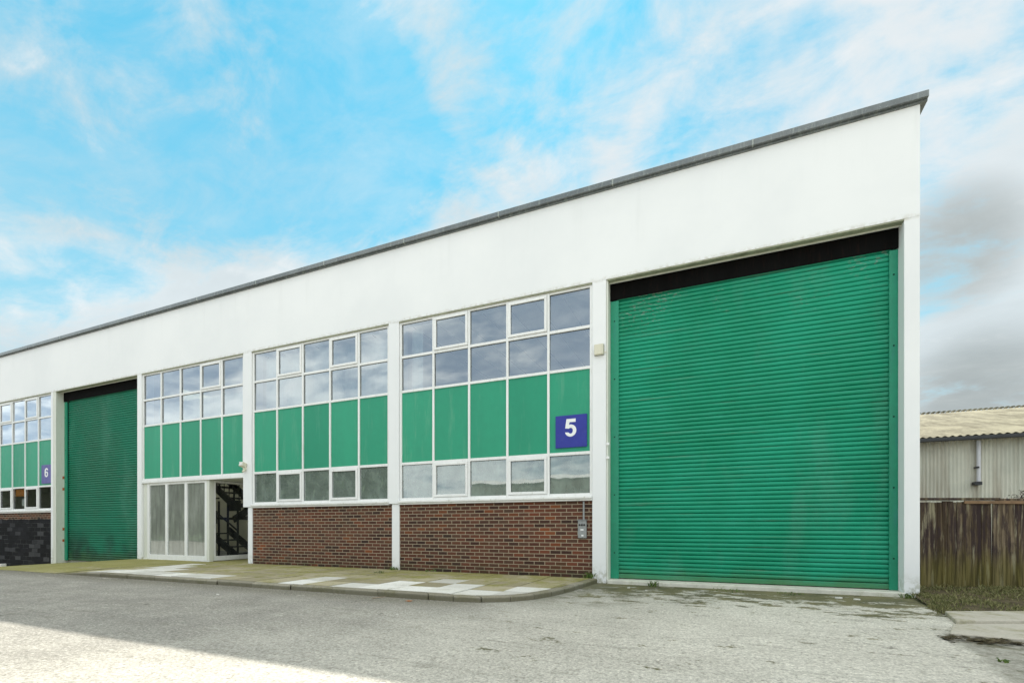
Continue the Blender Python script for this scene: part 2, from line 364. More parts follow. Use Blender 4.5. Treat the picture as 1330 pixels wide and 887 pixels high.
col = T.mix(T.math('MULTIPLY', alg, .52), col, T.mix(T.rng(gr,.35,.6), (.045,.046,.008), (.14,.128,.022)))
T.put(b.inputs['Base Color'], col); b.inputs['Roughness'].default_value = .9; b.inputs['Specular IOR Level'].default_value = .15
T.put(b.inputs['Normal'], T.bump(gr, .6, .01)); M['timber'] = m
M['plank'] = paint('orange_brown_plank', (.19,.115,.06), .8, .25, 8, (.12,.08,.04), .5, False, .15)

# grey-green asbestos-cement cladding with rusty run-off
def cladding(name, a, bb, stain, amt, ymode=False):
    m, T, b = new_mat(name); p = wpos(T); x, y, z = T.sep(p)
    n1 = T.noise(T.mapping(p, scale=(3,.5 if ymode else 3,.22)), 1.3, 6, .65); n2 = T.noise(p, 1.1, 5, .6)
    col = T.mix(T.rng(n2, .35, .65), a, bb)
    lowd = T.rng(z, 3.1, 1.6, .55, 1.0) if not ymode else 1.0
    col = T.mix(T.math('MULTIPLY', T.math('MULTIPLY', T.rng(n1, .44, .68), lowd), amt), col, stain)
    T.put(b.inputs['Base Color'], col); b.inputs['Roughness'].default_value = .85; b.inputs['Specular IOR Level'].default_value = .2
    T.put(b.inputs['Normal'], T.bump(T.noise(p, 40, 4, .6), .2, .005)); return m
M['clad'] = cladding('grey_green_cladding', (.56,.565,.49), (.66,.65,.56), (.33,.285,.22), .75)
M['clad_roof'] = cladding('lichen_roof_sheet', (.17,.158,.11), (.25,.235,.165), (.09,.08,.048), .75, True)
M['clad_far'] = cladding('brown_green_cladding', (.07,.08,.06), (.10,.105,.08), (.05,.05,.04), .6)

def leafmat(name, a, b2):
    m, T, b = new_mat(name)
    ri = T.node('ShaderNodeNewGeometry').outputs['Random Per Island']
    T.put(b.inputs['Base Color'], T.ramp(ri, [(0,a),(.7,b2),(1,tuple(c*1.3 for c in b2))]))
    b.inputs['Roughness'].default_value = .6; b.inputs['Specular IOR Level'].default_value = .25
    return m
M['leaf'] = leafmat('weed_leaf', (.035,.075,.015), (.10,.15,.03))
M['grass'] = leafmat('rough_grass', (.075,.09,.026), (.22,.21,.09))
M['hedge'] = leafmat('dark_hedge_leaf', (.06,.085,.05), (.10,.145,.08))
M['deadleaf'] = paint('fallen_leaf', (.40,.14,.03), .7, .3, 40)
M['twig'] = paint('bare_twig', (.30,.24,.17), .8, .3, 40)
M['chalk'] = paint('pale_stone_chip', (.62,.61,.56), .8, .1, 30)

# ------------------------------------------------------------------ ground, yard, pavement
def drop(x):
    t = min(max(0., -16. - x), 14.)
    return -(.0211*t + .00402*t*t)

def sheet(name, xs, ys, zf, mat):
    me = bpy.data.meshes.new(name); nx = len(xs); ny = len(ys)
    me.from_pydata([(x,y,zf(x,y)) for y in ys for x in xs], [],
                   [(j*nx+i, j*nx+i+1, (j+1)*nx+i+1, (j+1)*nx+i) for j in range(ny-1) for i in range(nx-1)])
    me.materials.append(mat)
    for p in me.polygons: p.use_smooth = True
    o = bpy.data.objects.new(name, me); COL.objects.link(o); o['kind'] = 'structure'; return o

sheet('ground', [-900,-400,-120,120,400,900], [-900,-400,-120,120,400,900], lambda x,y: -1.75, M['ground'])
xs = [-90,-60,-40] + [-30+.5*i for i in range(29)] + [-15,-10,-5,0,2,4,8,16,40]
sheet('road', xs, [-60,-30,-12,-6,-3,-1,0,3,6,9,14,30], lambda x,y: drop(x), M['yard'])

# kerb line (outer top edge), straight then turning in to the pilaster
outer = [(-13.9,-3.06),(-3.5,-3.06)]
ctl = [(-3.5,-3.06),(-2.15,-3.12),(-2.20,-1.7),(-2.02,-.02)]
for i in range(1,13):
    t = i/12; a = (1-t)**3; b_ = 3*(1-t)**2*t; c_ = 3*(1-t)*t*t; d_ = t**3
    outer.append(tuple(a*ctl[0][k]+b_*ctl[1][k]+c_*ctl[2][k]+d_*ctl[3][k] for k in (0,1)))
KW = .135
inner = []
for i, pnt in enumerate(outer):
    q0 = Vector(outer[max(0,i-1)]); q1 = Vector(outer[min(len(outer)-1,i+1)])
    d = (q1-q0).normalized(); n = Vector((-d.y, d.x))
    inner.append(tuple(Vector(pnt)+n*KW))
PZ = .088
def kz(x, y=-3.06):
    f = 1 if x > -12.4 else max(0., 1-(-12.4-x)/1.5)
    return max(.006, PZ*(f+(1-f)*min(1, max(0, (y+3.06)/3.36*1.15))))
def along(line, s):
    for a, bq in zip(line, line[1:]):
        L = math.dist(a,bq)
        if s <= L or bq is line[-1]:
            t = min(1,s/L); return (a[0]+(bq[0]-a[0])*t, a[1]+(bq[1]-a[1])*t)
        s -= L
Lo = sum(math.dist(a,bq) for a,bq in zip(outer,outer[1:])); Li = sum(math.dist(a,bq) for a,bq in zip(inner,inner[1:]))
kb = MB(); s = 0
while s < Lo-.05:
    straight = s < 9.6
    ln = .915 if straight else .42
    e = min(Lo, s+ln); g = .006
    jit = random.uniform(-.012,.010); jy = random.uniform(-.011,.011)
    o0 = along(outer, s+g); o1 = along(outer, e-g); i0 = along(inner, (s+g)*Li/Lo); i1 = along(inner, (e-g)*Li/Lo)
    z0 = kz(o0[0])+jit*.5; z1 = kz(o1[0])+jit*.5
    n = len(kb.v); ch = .018
    def lerp(a,bq,t): return (a[0]+(bq[0]-a[0])*t, a[1]+(bq[1]-a[1])*t)
    c0 = lerp(o0,i0,ch/KW); c1 = lerp(o1,i1,ch/KW)
    kb.v += [(o0[0],o0[1]+jy,-.06),(o1[0],o1[1]+jy,-.06),(o1[0],o1[1]+jy,z1-ch),(o0[0],o0[1]+jy,z0-ch),
             (c1[0],c1[1]+jy,z1),(c0[0],c0[1]+jy,z0),(i1[0],i1[1],z1),(i0[0],i0[1],z0),(i1[0],i1[1],-.06),(i0[0],i0[1],-.06)]
    for q in ((0,1,2,3),(3,2,4,5),(5,4,6,7),(7,6,8,9),(0,3,5,7,9),(1,8,6,4,2)):
        kb.f.append(tuple(n+k for k in q)); kb.m.append(0)
    s = e
kerbo = kb.build('kerb', M['kerbstone'], bevel=.006); tag(kerbo, kind='structure')

# paving: slabs clipped to the inner kerb line
def clip(poly, region):
    out = poly
    for a, bq in zip(region, region[1:]+region[:1]):
        inp = out; out = []
        ex, ey = bq[0]-a[0], bq[1]-a[1]
        side = lambda q: ex*(q[1]-a[1])-ey*(q[0]-a[0])
        for c, d in zip(inp, inp[1:]+inp[:1]):
            sc, sd = side(c), side(d)
            if sc >= 0: out.append(c)
            if (sc >= 0) != (sd >= 0):
                t = sc/(sc-sd); out.append((c[0]+(d[0]-c[0])*t, c[1]+(d[1]-c[1])*t))
        if not out: return []
    return out
region = [q for q in inner] + [(-2.16,-.0),(-13.9,-.0)]
pale = {(2,3),(2,4),(1,4),(0,3),(0,4),(3,2),(3,4),(4,3),(4,4),(5,4),(7,3),(7,4),(11,4),(12,4),(13,4),(10,3.5),(15,4),(14,4),(16,4),(17,4),(15,3),(16,3),(16,2),(17,2),(17,1)}
rows = [0,-.60,-1.20,-1.79,-2.36,-2.93]
pv = MB()
for i in range(48):
    xa = -13.9+i*.25
    xb = min(-2.06, xa+.25)
    for ya, yb_ in ((-3.0,-2.2),(-2.2,-1.1),(-1.1,.04)):
        q4 = clip([(xa,ya),(xb,ya),(xb,yb_),(xa,yb_)], [q for q in inner] + [(-2.06,.04),(-13.9,.04)])
        if len(q4) > 2: pv.poly([(q[0],q[1],kz(q[0],q[1])-.012) for q in q4], 2)
for k in range(-1, 20):
    x1 = -2.36-.585*k; x0 = x1-.585
    for r in range(5):
        g = .009
        cell = [(x0+g,rows[r+1]+g),(x1-g,rows[r+1]+g),(x1-g,rows[r]-g),(x0+g,rows[r]-g)]
        pl = clip(cell, region)
        if len(pl) < 3: continue
        dz = random.uniform(-.004,.004); tx = random.uniform(-.006,.006); ty = random.uniform(-.006,.006)
        mx = (x0+x1)/2; my = (rows[r]+rows[r+1])/2
        n = len(pv.v); K = len(pl)
        top = [(q[0],q[1],kz(q[0],q[1])+dz+tx*(q[0]-mx)+ty*(q[1]-my)) for q in pl]
        pv.v += top + [(q[0],q[1],q[2]-.03) for q in top]
        mi = 1 if (k,r) in pale else 0
        pv.f.append(tuple(n+i for i in range(K))); pv.m.append(mi)
        for i in range(K):
            j = (i+1)%K; pv.f.append((n+K+i,n+K+j,n+j,n+i)); pv.m.append(mi)
tag(pv.build('pavement', [M['slab_old'],M['slab_pale'],M['slab_bed']]), kind='structure')
# mossy apron in front of the far shutter, falling to the left
ap = MB(); nx = 24
for i in range(nx):
    xa = -13.9-11.4*i/nx; xb = -13.9-11.4*(i+1)/nx
    for j in range(6):
        def ye(x): return -3.06 if x > -17.5 else -3.06+(-17.5-x)*.40
        def pt(x,t):
            y = ye(x)*(1-t)+.3*t
            hgt = .006+(.082 if x>-16.5 else max(.01,.082-(-16.5-x)*.03))*min(1,max(0,(t*1.15)))
            return (x,y,drop(x)+hgt)
        ap.poly([pt(xb,j/6),pt(xa,j/6),pt(xa,(j+1)/6),pt(xb,(j+1)/6)])
tag(ap.build('apron_pavement', M['slab_old'], smooth=True), kind='structure')

# ------------------------------------------------------------------ the warehouse
XR = 2.894
W = empty('warehouse', (XR-18,0,0), label='long white flat-roofed warehouse with green shutters, glazed bays and brown brick panels', cat='building')
W.location = (0,0,0)
FZ0, FZ1 = 5.77, 7.45
MB().box(-34, XR, 0, .34, FZ0, FZ1).build('fascia_wall', M['render'], W)
# coping in lengths with open joints
cp = MB(); x = XR+.085; L = 2.35
while x > -34:
    x0 = max(-34.05, x-L)
    cp.box(x0+.003, x-.003, -.085, .42, FZ1+.03, FZ1+.128)
    cp.box(x0+.003, x-.003, -.035, .40, FZ1+.002, FZ1+.03, 0)
    cp.box(x0-.012, x0+.012, -.089, .425, FZ1+.028, FZ1+.131, 2)
    x = x0
y = .42
while y < 20:
    cp.box(XR-.42, XR+.085, y+.003, y+2.3, FZ1+.03, FZ1+.128)
    cp.box(XR-.40, XR+.06, y+.003, y+2.3, FZ1+.002, FZ1+.03, 1)
    y += 2.303
M['coping_joint'] = paint('coping_joint', (.30,.33,.31), .5, .1, 8)
cp.build('coping', [M['coping_metal'], M['black'], M['coping_joint']], W, bevel=.005)
MB().box(2.70, XR, .362, 20, -.3, FZ1).build('side_wall', M['render'], W)
MB().box(-34, XR, 20.003, 20.3, -1.2, FZ1).build('rear_wall', M['render'], W)
rf = MB(); rz0, rz1 = 7.02, 7.22
for a in ((-34,-20.3,.345,20),(-20.3,-16.6,.345,1.3),(-20.3,-16.6,4.9,20),(-16.6,2.69,.345,20)):
    rf.box(a[0],a[1],a[2],a[3],rz0,rz1)
RF = rf.build('roof', M['coping_metal'], W)
MB().poly([(-20.4,1.2,rz1+.01),(-16.5,1.2,rz1+.01),(-16.5,5.0,rz1+.01),(-20.4,5.0,rz1+.01)]).build('added_rooflight', M['opal'], RF)  # invented opening, added to let daylight brighten the hall behind the stair
MB().box(-34, 2.69, .37, 19.99, -.6, .05).build('floor_slab', M['interior_floor'], W)
def pier(x0, x1, z0, z1, y0=0., y1=.36):
    return MB().box(x0,x1,y0,y1,z0,z1).build('pilaster', M['render'], W, bevel=.008)
pier(2.70, XR, -.2, FZ0)
pier(-2.125, -1.86, -.05, FZ0)
MB().box(-1.858,-1.825,.03,.34,-.02,FZ0).build('door_jamb', M['cream'], W, bevel=.004)
pier(-6.90, -6.615, 1.60, FZ0); pier(-6.828, -6.622, 0, 1.598, .028)
pier(-11.705, -11.385, 1.60, FZ0); pier(-11.555, -11.39, 0, 1.598, .028)
pier(-16.375, -16.165, -.1, FZ0)
pier(-21.285, -21.17, -.6, FZ0); MB().box(-21.168,-20.99,.012,.36,-.6,FZ0).build('door_jamb', M['cream'], W, bevel=.004)
pier(-26.1, -25.85, -1.2, FZ0)
pier(-31, -30.7, -1.4, FZ0)
for (a, bq) in ((-6.618,-2.128),(-11.387,-6.832)):
    MB().box(a,bq,.05,.34,-.05,1.575).build('brick_wall', M['brick'], W)
o = MB().box(-25.85,-21.288,.05,.34,-1.2,1.575).build('brick_wall', M['brick_black'], W)
o['label'] = 'brick panel painted black up to its last few red courses'
MB().box(-30.7,-26.1,.05,.34,-1.4,FZ0).build('infill_wall', M['render'], W)
MB().box(-34,-31,.05,.34,-1.6,FZ0).build('infill_wall', M['render'], W)

def window(x0, x1, zlow, top_sash, low_sash, porch=False, low='glass_low'):
    """one glazed bay: frame mesh, with panes, green infill panels, opening sashes and sill as its own pieces"""
    n = 5; cen = [x0+(x1-x0)*i/n for i in range(n+1)]; hw = .024
    fr = MB(); y0, y1 = .032, .10
    rails = [5.735, 4.95, 4.16, 2.51] + ([] if porch else [1.695])
    hh = [.034,.028,.028,.03,.032]
    zb = rails[-1]-hh[len(rails)-1]
    for i in range(n+1):
        a = cen[i]-hw; bq = cen[i]+hw
        if i == 0: a = x0+.004; bq = x0+.052
        if i == n: a = x1-.052; bq = x1-.004
        fr.box(a,bq,y0,y1,zb,rails[0]+hh[0])
    spans = []
    for i in range(n):
        a = x0+.052 if i == 0 else cen[i]+hw; bq = x1-.052 if i == n-1 else cen[i+1]-hw
        spans.append((a,bq))
        for r, h in zip(rails, hh): fr.box(a,bq,y0+.004,y1-.004,r-h,r+h)
    F = fr.build('window', M['frame'], W, bevel=.004)
    for i,(a,bq) in enumerate(spans):
        for r in range(len(rails)-1):
            zt = rails[r]-hh[r]; zq = rails[r+1]+hh[r+1]
            if r == 2:
                MB().box(a,bq,.060,.085,zq,zt).build('infill_panel', M['infill'], F); continue
            sash = (r == 0 and i+1 in top_sash) or (r == 3 and i+1 in low_sash)
            xa, xb, za, zc, yp = a, bq, zq, zt, .070
            if sash:
                w = .058; sf = MB(); e = .004
                sf.box(a+e,bq-e,.012,.078,zq+e,zq+w).box(a+e,bq-e,.012,.078,zt-w,zt-e)
                sf.box(a+e,a+w,.0125,.0775,zq+w,zt-w).box(bq-w,bq-e,.0125,.0775,zq+w,zt-w)
                S = sf.build('sash', M['frame'], F, bevel=.006)
                xa, xb, za, zc, yp = a+w, bq-w, zq+w, zt-w, .045
            cx, cz = (xa+xb)/2, (za+zc)/2
            pb = MB().poly([(xa-.003,yp,za-.003),(xb+.003,yp,za-.003),(xb+.003,yp,zc+.003),(xa-.003,yp,zc+.003)])
            P = pb.build('pane', M[low] if r == 3 else M['glass'], F, loc=(cx,yp,cz))
            P.rotation_euler = (rad(random.uniform(-.35,.35)), 0, rad(random.uniform(-.35,.35)))
            # thin black gasket bars give each pane its dark edge
            gk = MB(); t = .009; yy = yp-.006
            gk.box(xa,xb,yy,yp-.002,zc-t,zc).box(xa,xa+t,yy,yp-.002,za,zc-t).box(xb-t*.6,xb,yy,yp-.002,za,zc-t)
            gk.build('gasket', M['joint'], F)
    if not porch:
        MB().box(x0-.0,x1-.0,-.045,.10,1.618,1.661).box(x0+.002,x1-.002,-.012,.10,1.577,1.6155).build('sill', M['sill'], F, bevel=.005)
    # grimy drip strip under the fascia
    MB().box(x0,x1,.004,.031,5.742,5.769).build('drip_strip', M['soffit_wood'], F)
    return F
window(-6.612,-2.128,0,{2,4},{2,4})
window(-11.382,-6.903,0,{2,4},{2,4})
F3 = window(-16.162,-11.708,0,{4},set(),porch=True)
window(-25.848,-21.288,0,{2,4},{2,4},low='glass_door')

# rooms behind the glass
def room(x0, x1, yb, zf, zc, wall, ceil):
    MB().box(x0,x1,yb,yb+.1,zf,zc).box(x0,x0+.08,.36,yb,zf,zc).box(x1-.08,x1,.36,yb,zf,zc).build('partition', wall, W)
    cm = MB(); cm.box(x0,x1,.345,yb,zc,zc+.12)
    k = x0+.3
    while k < x1-.2:
        cm.box(k-.014,k+.014,.345,yb,zc-.006,zc-.0005,1); k += .61
    cm.build('ceiling', [ceil, M['joint']], W)
    MB().box(x0,x1,.345,yb,zf-.2,zf).build('upper_floor', M['interior_floor'], W)
room(-6.75,-2.03,5.2,3.1,5.74,M['interior_white'],M['interior_white'])
room(-11.6,-6.77,5.2,3.1,5.74,M['interior_white'],M['interior_white'])
room(-25.9,-21.2,4.2,3.1,5.74,M['interior_white'],M['interior_white'])
lw = MB()
for x0,x1,yb in ((-6.75,-2.03,3.6),(-11.6,-6.77,3.0),(-25.9,-21.2,3.0)):
    lw.box(x0,x1,yb,yb+.1,.05,2.88)
    lw.box(x0,x0+.08,.36,yb,.05,2.88); lw.box(x1-.08,x1,.36,yb,.05,2.88)
lw.build('ground_floor_partition', M['interior'], W)
# pale vertical blinds standing half drawn behind some upper panes
def blind(x0, x1, z0, z1, yb, mat, ang=35, w=.11):
    bl = MB(); x = x0
    while x < x1-.02:
        Mx = Matrix.Translation((x+w/2, yb, 0)) @ Matrix.Rotation(rad(ang+random.uniform(-9,9)), 4, 'Z')
        bl.box(-w/2, w/2, -.001, .001, z0+random.uniform(0,.03), z1, 0, Mx); x += w*.86
    return bl.build('vertical_blind', mat, W)
M['blind'] = paint('pale_blind_fabric', (.62,.65,.62), .85, .08, 6, (.45,.5,.46), .4, True, .05)
M['blind_green'] = paint('grey_green_blind_fabric', (.20,.26,.21), .85, .2, 6, (.12,.17,.13), .5, True, .05)
blind(-11.3,-6.98,3.2,5.70,.42,M['blind'],28)
blind(-16.0,-11.85,2.75,4.90,.42,M['blind'],18)
blind(-6.52,-6.30,3.2,5.70,.40,M['blind'],10)
blind(-25.7,-21.4,3.2,5.70,.42,M['blind'],18)
blind(-11.3,-10.0,1.72,2.48,.36,M['blind_green'],24,.09)
blind(-10.0,-6.98,1.72,2.48,.36,M['blind_green'],40,.09)

# roller shutters
def shutter(x0, x1, z0, label, gl, grr, y=.30):
    pitch = .0765; zt = 5.62
    prof = [(0,.022),(.05,.006),(.13,-.006),(.32,-.014),(.56,-.0165),(.76,-.012),(.885,-.002),(.94,.010),(.975,.024)]
    cm = MB(); rows_ = []
    nS = int((zt-z0-.10)/pitch)
    for i in range(nS):
        for t, d in prof: rows_.append((z0+.10+(i+t)*pitch, y+d))
    n0 = len(cm.v)
    for zz, yy in rows_: cm.v += [(x0,yy,zz),(x1,yy,zz)]
    for i in range(len(rows_)-1):
        a = n0+2*i; cm.f.append((a,a+1,a+3,a+2)); cm.m.append(0)
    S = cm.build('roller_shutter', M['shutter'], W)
    S['label'] = label
    MB().box(x0+.01,x1-.01,y-.03,y+.03,z0+.012,z0+.095).build('bottom_bar', M['shutter'], S, bevel=.006)
    for a, bq in (gl, grr):
        g = MB().box(a,bq,.245,.262,z0,5.44).box(a+.002,a+.016,.262,.34,z0,5.44).box(bq-.016,bq-.002,.262,.34,z0,5.44)
        for k in range(5):
            zz = .5+z0+k*1.12; xm = (a+bq)/2
            g.tube((xm,.2445,zz),(xm,.236,zz),.012,8,None,1)
        g.build('guide_rail', [M['guide'],M['black']], S, bevel=.003)
    MB().box(gl[0]-.01,grr[1]+.004,.225,.243,5.452,FZ0-.002).build('dark_void_board', M['black'], S)  # black board puts in the darkness of the void above the curtain
    MB().box(gl[0]-.01,grr[1]+.004,.003,.12,5.745,5.7685).box(gl[0]-.01,grr[1]+.004,.12,.135,5.728,5.7685,1).build('soffit_trim', [M['soffit_wood'],M['cream']], S)
    return S
S5 = shutter(-1.70,2.615,.07,'broad bright green roller shutter under a black board standing for the dark void',(-1.823,-1.665),(2.585,2.698))
th = MB().box(-1.823,2.698,-.06,.40,-.05,.068).build('threshold', M['threshold'], S5, bevel=.012)
S6 = shutter(-20.80,-16.42,-.10,'far green roller shutter, painted darker for its slant view',(-20.988,-20.85),(-16.46,-16.378))
MB().box(-20.85,-20.80,.29,.34,-.1,5.44).build('dark_gap_strip', M['black'], S6)  # black strip painting in the shaded gap between guide and curtain
MB().box(-20.985,-16.38,.36,.9,-.5,.0).build('threshold', M['threshold'], S6, bevel=.01)
for zz in (2.62, 2.36):
    MB().box(-1.857,-1.80,.004,.028,zz,zz+.05).build('bracket', M['frame'], W, bevel=.005)
# rust-eaten hinges on the far jamb
for zz in (.55,.95,2.35,2.75):
    MB().box(-20.992,-20.975,.19,.24,zz,zz+.09).build('hinge', M['rust'], S6, bevel=.004)
# dark space behind the shutters
for a,bq in ((-1.85,2.69),(-21.0,-16.38)): MB().box(a,bq,1.2,1.25,-.5,7.0).build('backing_wall', M['interior_floor'], W)

# entrance: glazed screen, recessed porch with glazed return, door at its back
es = MB(); sy0, sy1 = .05, .11
es.box(-16.16,-15.965,.06,.12,.09,2.40,1)
vb = [(-15.965,-15.87),(-15.10,-15.005),(-14.215,-14.115),(-13.335,-13.245)]
for a,bq in vb: es.box(a,bq,sy0,sy1,.10,2.40)
for (a,bq),(c,d) in zip(vb,vb[1:]):
    es.box(bq,c,sy0+.004,sy1-.004,.10,.235); es.box(bq,c,sy0+.004,sy1-.004,2.335,2.40)
es.box(-16.16,-13.14,.045,.16,.082,.099)
SCR = es.build('entrance_screen', [M['frame'],M['cream']], W, bevel=.004)
for (a,bq),(c,d) in zip(vb,vb[1:]):
    cx, cz = (bq+c)/2, 1.285
    MB().poly([(bq,.08,.235),(c,.08,.235),(c,.08,2.335),(bq,.08,2.335)]).build('pane', M['glass_film'], SCR, loc=(cx,.08,cz))
MB().box(-13.243,-13.14,.052,.20,.10,2.40).build('corner_post', M['cream'], SCR, bevel=.004)
rt = MB(); RY1 = 1.42
rt.box(-13.20,-13.145,.202,.25,.10,2.40).box(-13.20,-13.145,RY1-.09,RY1,.10,2.40)
rt.box(-13.198,-13.147,.25,RY1-.09,.10,.23).box(-13.198,-13.147,.25,RY1-.09,2.34,2.40)
RT = rt.build('glazed_return', M['frame'], W, bevel=.004)
MB().poly([(-13.17,.25,.23),(-13.17,RY1-.09,.23),(-13.17,RY1-.09,2.34),(-13.17,.25,2.34)]).build('pane', M['glass_door'], RT)
MB().box(-16.162,-11.71,.004,.16,2.402,2.478).build('entrance_beam', M['frame'], W, bevel=.004)
MB().box(-13.14,-11.56,.162,1.6,2.41,2.47).build('porch_soffit', M['cream'], W)
MB().box(-13.14,-11.56,.0,1.6,.03,.086).build('porch_floor', M['slab_old'], W)
MB().box(-11.556,-11.45,.36,1.6,.05,2.41).build('porch_wall', M['interior'], W)
de = MB().box(-13.14,-12.96,1.44,1.50,.09,2.40).box(-12.28,-12.20,1.44,1.50,.09,2.40).box(-11.64,-11.56,1.44,1.50,.09,2.40)
de.box(-12.96,-12.28,1.443,1.497,.09,.22).box(-12.96,-12.28,1.443,1.497,2.3,2.40).box(-12.20,-11.64,1.443,1.497,.09,.22).box(-12.20,-11.64,1.443,1.497,2.3,2.40)
DE = de.build('entrance_door', M['black'], W, bevel=.004)
for a,bq in ((-12.96,-12.28),(-12.20,-11.64)):
    MB().poly([(a,1.47,.22),(bq,1.47,.22),(bq,1.47,2.3),(a,1.47,2.3)]).build('pane', M['glass_low'], DE)
MB().box(-12.33,-12.29,1.41,1.44,.95,1.25).build('handle', M['steel'], DE, bevel=.004)
# hall and staircase
MB().box(-20.4,-11.45,5.0,5.1,.05,7.0).box(-16.37,-16.28,.36,1.249,.05,7.0).box(-20.5,-20.4,1.251,5.1,.05,7.0).box(-11.56,-11.46,1.62,5.0,.05,7.0).build('hall_wall', M['interior'], W)
MB().box(-16.28,-13.2,.17,1.25,2.42,2.62).build('upper_floor', M['interior_floor'], W)
MB().box(-16.6,-11.56,.345,4.99,5.742,5.86).build('ceiling', M['interior_white'], W)
st = empty('staircase'); st.parent = W; st['label'] = 'dark steel stair seen through the side glass'
SY0, SY1 = 2.0, 2.85
def flight(xa, za, xb, zb, y0, y1):
    fb = MB(); d = Vector((xb-xa,0,zb-za)); L = d.length; ang = math.atan2(zb-za, xb-xa)
    for yy in (y0, y1-.05):
        Mx = Matrix.Translation((xa,yy,za)) @ Matrix.Rotation(-ang,4,'Y'); fb.box(0,L,0,.05,-.10,.14,0,Mx)
    n = max(3,int(abs(zb-za)/.19))
    for i in range(n):
        t = (i+.5)/n; x = xa+(xb-xa)*t; z = za+(zb-za)*t
        fb.box(x-.13,x+.13,y0+.05,y1-.05,z-.02,z+.025)
    return fb.build('flight', M['steel'], st)
flight(-16.15,.95,-14.6,.05,SY0,SY1)
flight(-14.9,1.85,-16.0,1.35,SY0+.9,SY1+.9)
flight(-16.2,2.75,-14.75,1.75,SY0,SY1)
MB().box(-16.25,-15.55,SY0,SY1+.9,1.33,1.40).box(-16.25,-15.55,SY0-.03,SY0,1.18,1.62).build('landing', M['steel'], st)
MB().box(-14.95,-14.35,SY0,SY1+.9,1.72,1.80).box(-14.95,-14.4,SY0-.03,SY0,1.60,1.95).build('landing', M['steel'], st)
for i in range(8):
    x = -16.2+i*.24
    MB().tube((x,SY0+.02,2.55-.55*(i*.24)),(x,SY0+.02,3.5),.016 if i%3 else .03,6).build('baluster', M['steel'], st)
for x in (-15.55,-15.1,-14.62):
    MB().tube((x,SY0+.05,.05),(x,SY0+.05,1.95),.035,8).build('post', M['steel'], st)
for a,bq in (((-16.2,SY0+.02,3.4),(-14.6,SY0+.02,2.55)),((-16.2,SY0+.02,2.05),(-15.5,SY0+.02,2.05)),((-16.1,SY0+.02,1.85),(-14.6,SY0+.02,.95))):
    MB().tube(a,bq,.028,8).build('handrail', M['steel'], st)

# ------------------------------------------------------------------ fittings on the front
def arc(cx, cy, rx, ry, a0, a1, n=16):
    return [(cx+rx*math.cos(rad(a0+(a1-a0)*i/n)), cy+ry*math.sin(rad(a0+(a1-a0)*i/n))) for i in range(n+1)]
def digit5():
    o = [(.10,1),(.63,1),(.63,.81),(.275,.81),(.25,.665)]
    o += arc(.335,.335,.335,.345,100,-165,26)
    o += [(.205,.235)]
    o += arc(.335,.325,.135,.165,-140,135,20)
    o += [(.20,.455),(.025,.475)]
    return [o]
def digit6():
    outer_ = arc(.34,.33,.33,.335,60,-180,28) + [(.01,.50)] + arc(.36,.62,.35,.385,172,20,20) + [(.49,.755)] + arc(.37,.68,.135,.155,25,165,14) + [(.215,.585)]
    inner_ = arc(.345,.325,.135,.17,0,360,24)[:-1]
    return [outer_, inner_]
def numeral(parent, splines, x, z, w, h, yf, mat):
    cu = bpy.data.curves.new('numeral','CURVE'); cu.dimensions = '2D'; cu.fill_mode = 'BOTH'; cu.extrude = .0015
    for sp in splines:
        q = cu.splines.new('POLY'); q.points.add(len(sp)-1); q.use_cyclic_u = True
        for pt, (a,bq) in zip(q.points, sp): pt.co = (a*w/.67, bq*h, 0, 1)
    t = bpy.data.objects.new('numeral_outline', cu); COL.objects.link(t)
    bpy.context.view_layer.update()
    me = bpy.data.meshes.new_from_object(t.evaluated_get(bpy.context.evaluated_depsgraph_get()))
    bpy.data.objects.remove(t); bpy.data.curves.remove(cu)
    me.materials.clear(); me.materials.append(mat); me.name = 'numeral'
    o = bpy.data.objects.new('numeral', me); COL.objects.link(o); o.parent = parent
    o.rotation_euler = (rad(90),0,0); o.location = (x, yf, z); return o
n5 = empty('number_sign', (-2.555,.05,2.63), label='square navy sign with a white 5 on a green panel beside the near shutter', cat='sign', group='unit number signs')
MB().box(-.317,.317,-.022,.0085,0,.635).build('plate', M['navy'], n5, bevel=.003)
numeral(n5, digit5(), -.125, .215, .235, .345, -.0235, M['letter'])
n6 = empty('number_sign', (-21.655,.05,2.60), label='faded purple sign with a white 6 on a green panel beside the far shutter', cat='sign', group='unit number signs')
MB().box(-.315,.315,-.022,.0085,0,.66).build('plate', M['purple'], n6, bevel=.003)
numeral(n6, digit6(), -.10, .225, .225, .32, -.0235, M['letter'])

al = empty('alarm_box', (-1.985,0,4.34), label='small cream alarm box high on the white pilaster beside the near shutter', cat='alarm')
MB().box(-.088,.088,-.075,-.002,0,.20).build('cover', M['cream_plastic'], al, bevel=.014)
MB().box(-.094,.094,-.018,-.001,-.006,.206).build('back_plate', M['grey_plastic'], al, bevel=.004)
MB().tube((.09,-.01,.05),(.15,-.01,.035),.006,6).build('cable', M['cream_plastic'], al)
kp = empty('entry_panel', (-2.325,.05,.85), label='grey entry panel with three dark buttons on the brick beside the near shutter', cat='intercom')
MB().box(-.085,.085,-.055,-.001,0,.345).build('casing', M['grey_plastic'], kp, bevel=.012)
MB().box(-.095,.095,-.07,-.001,.347,.362).build('rain_hood', M['grey_plastic'], kp, bevel=.004)
for k in (-1,0,1):
    MB().tube((k*.046,-.0555,.258),(k*.046,-.064,.258),.019,12).build('button', M['button'], kp)
MB().box(-.03,.032,-.058,-.0555,.15,.178).box(-.012,.03,-.058,-.0555,.04,.07).build('name_plate', M['letter'], kp)
MB().tube((.025,-.02,.362),(.025,-.02,.715),.018,8).build('conduit', M['grey_plastic'], kp)
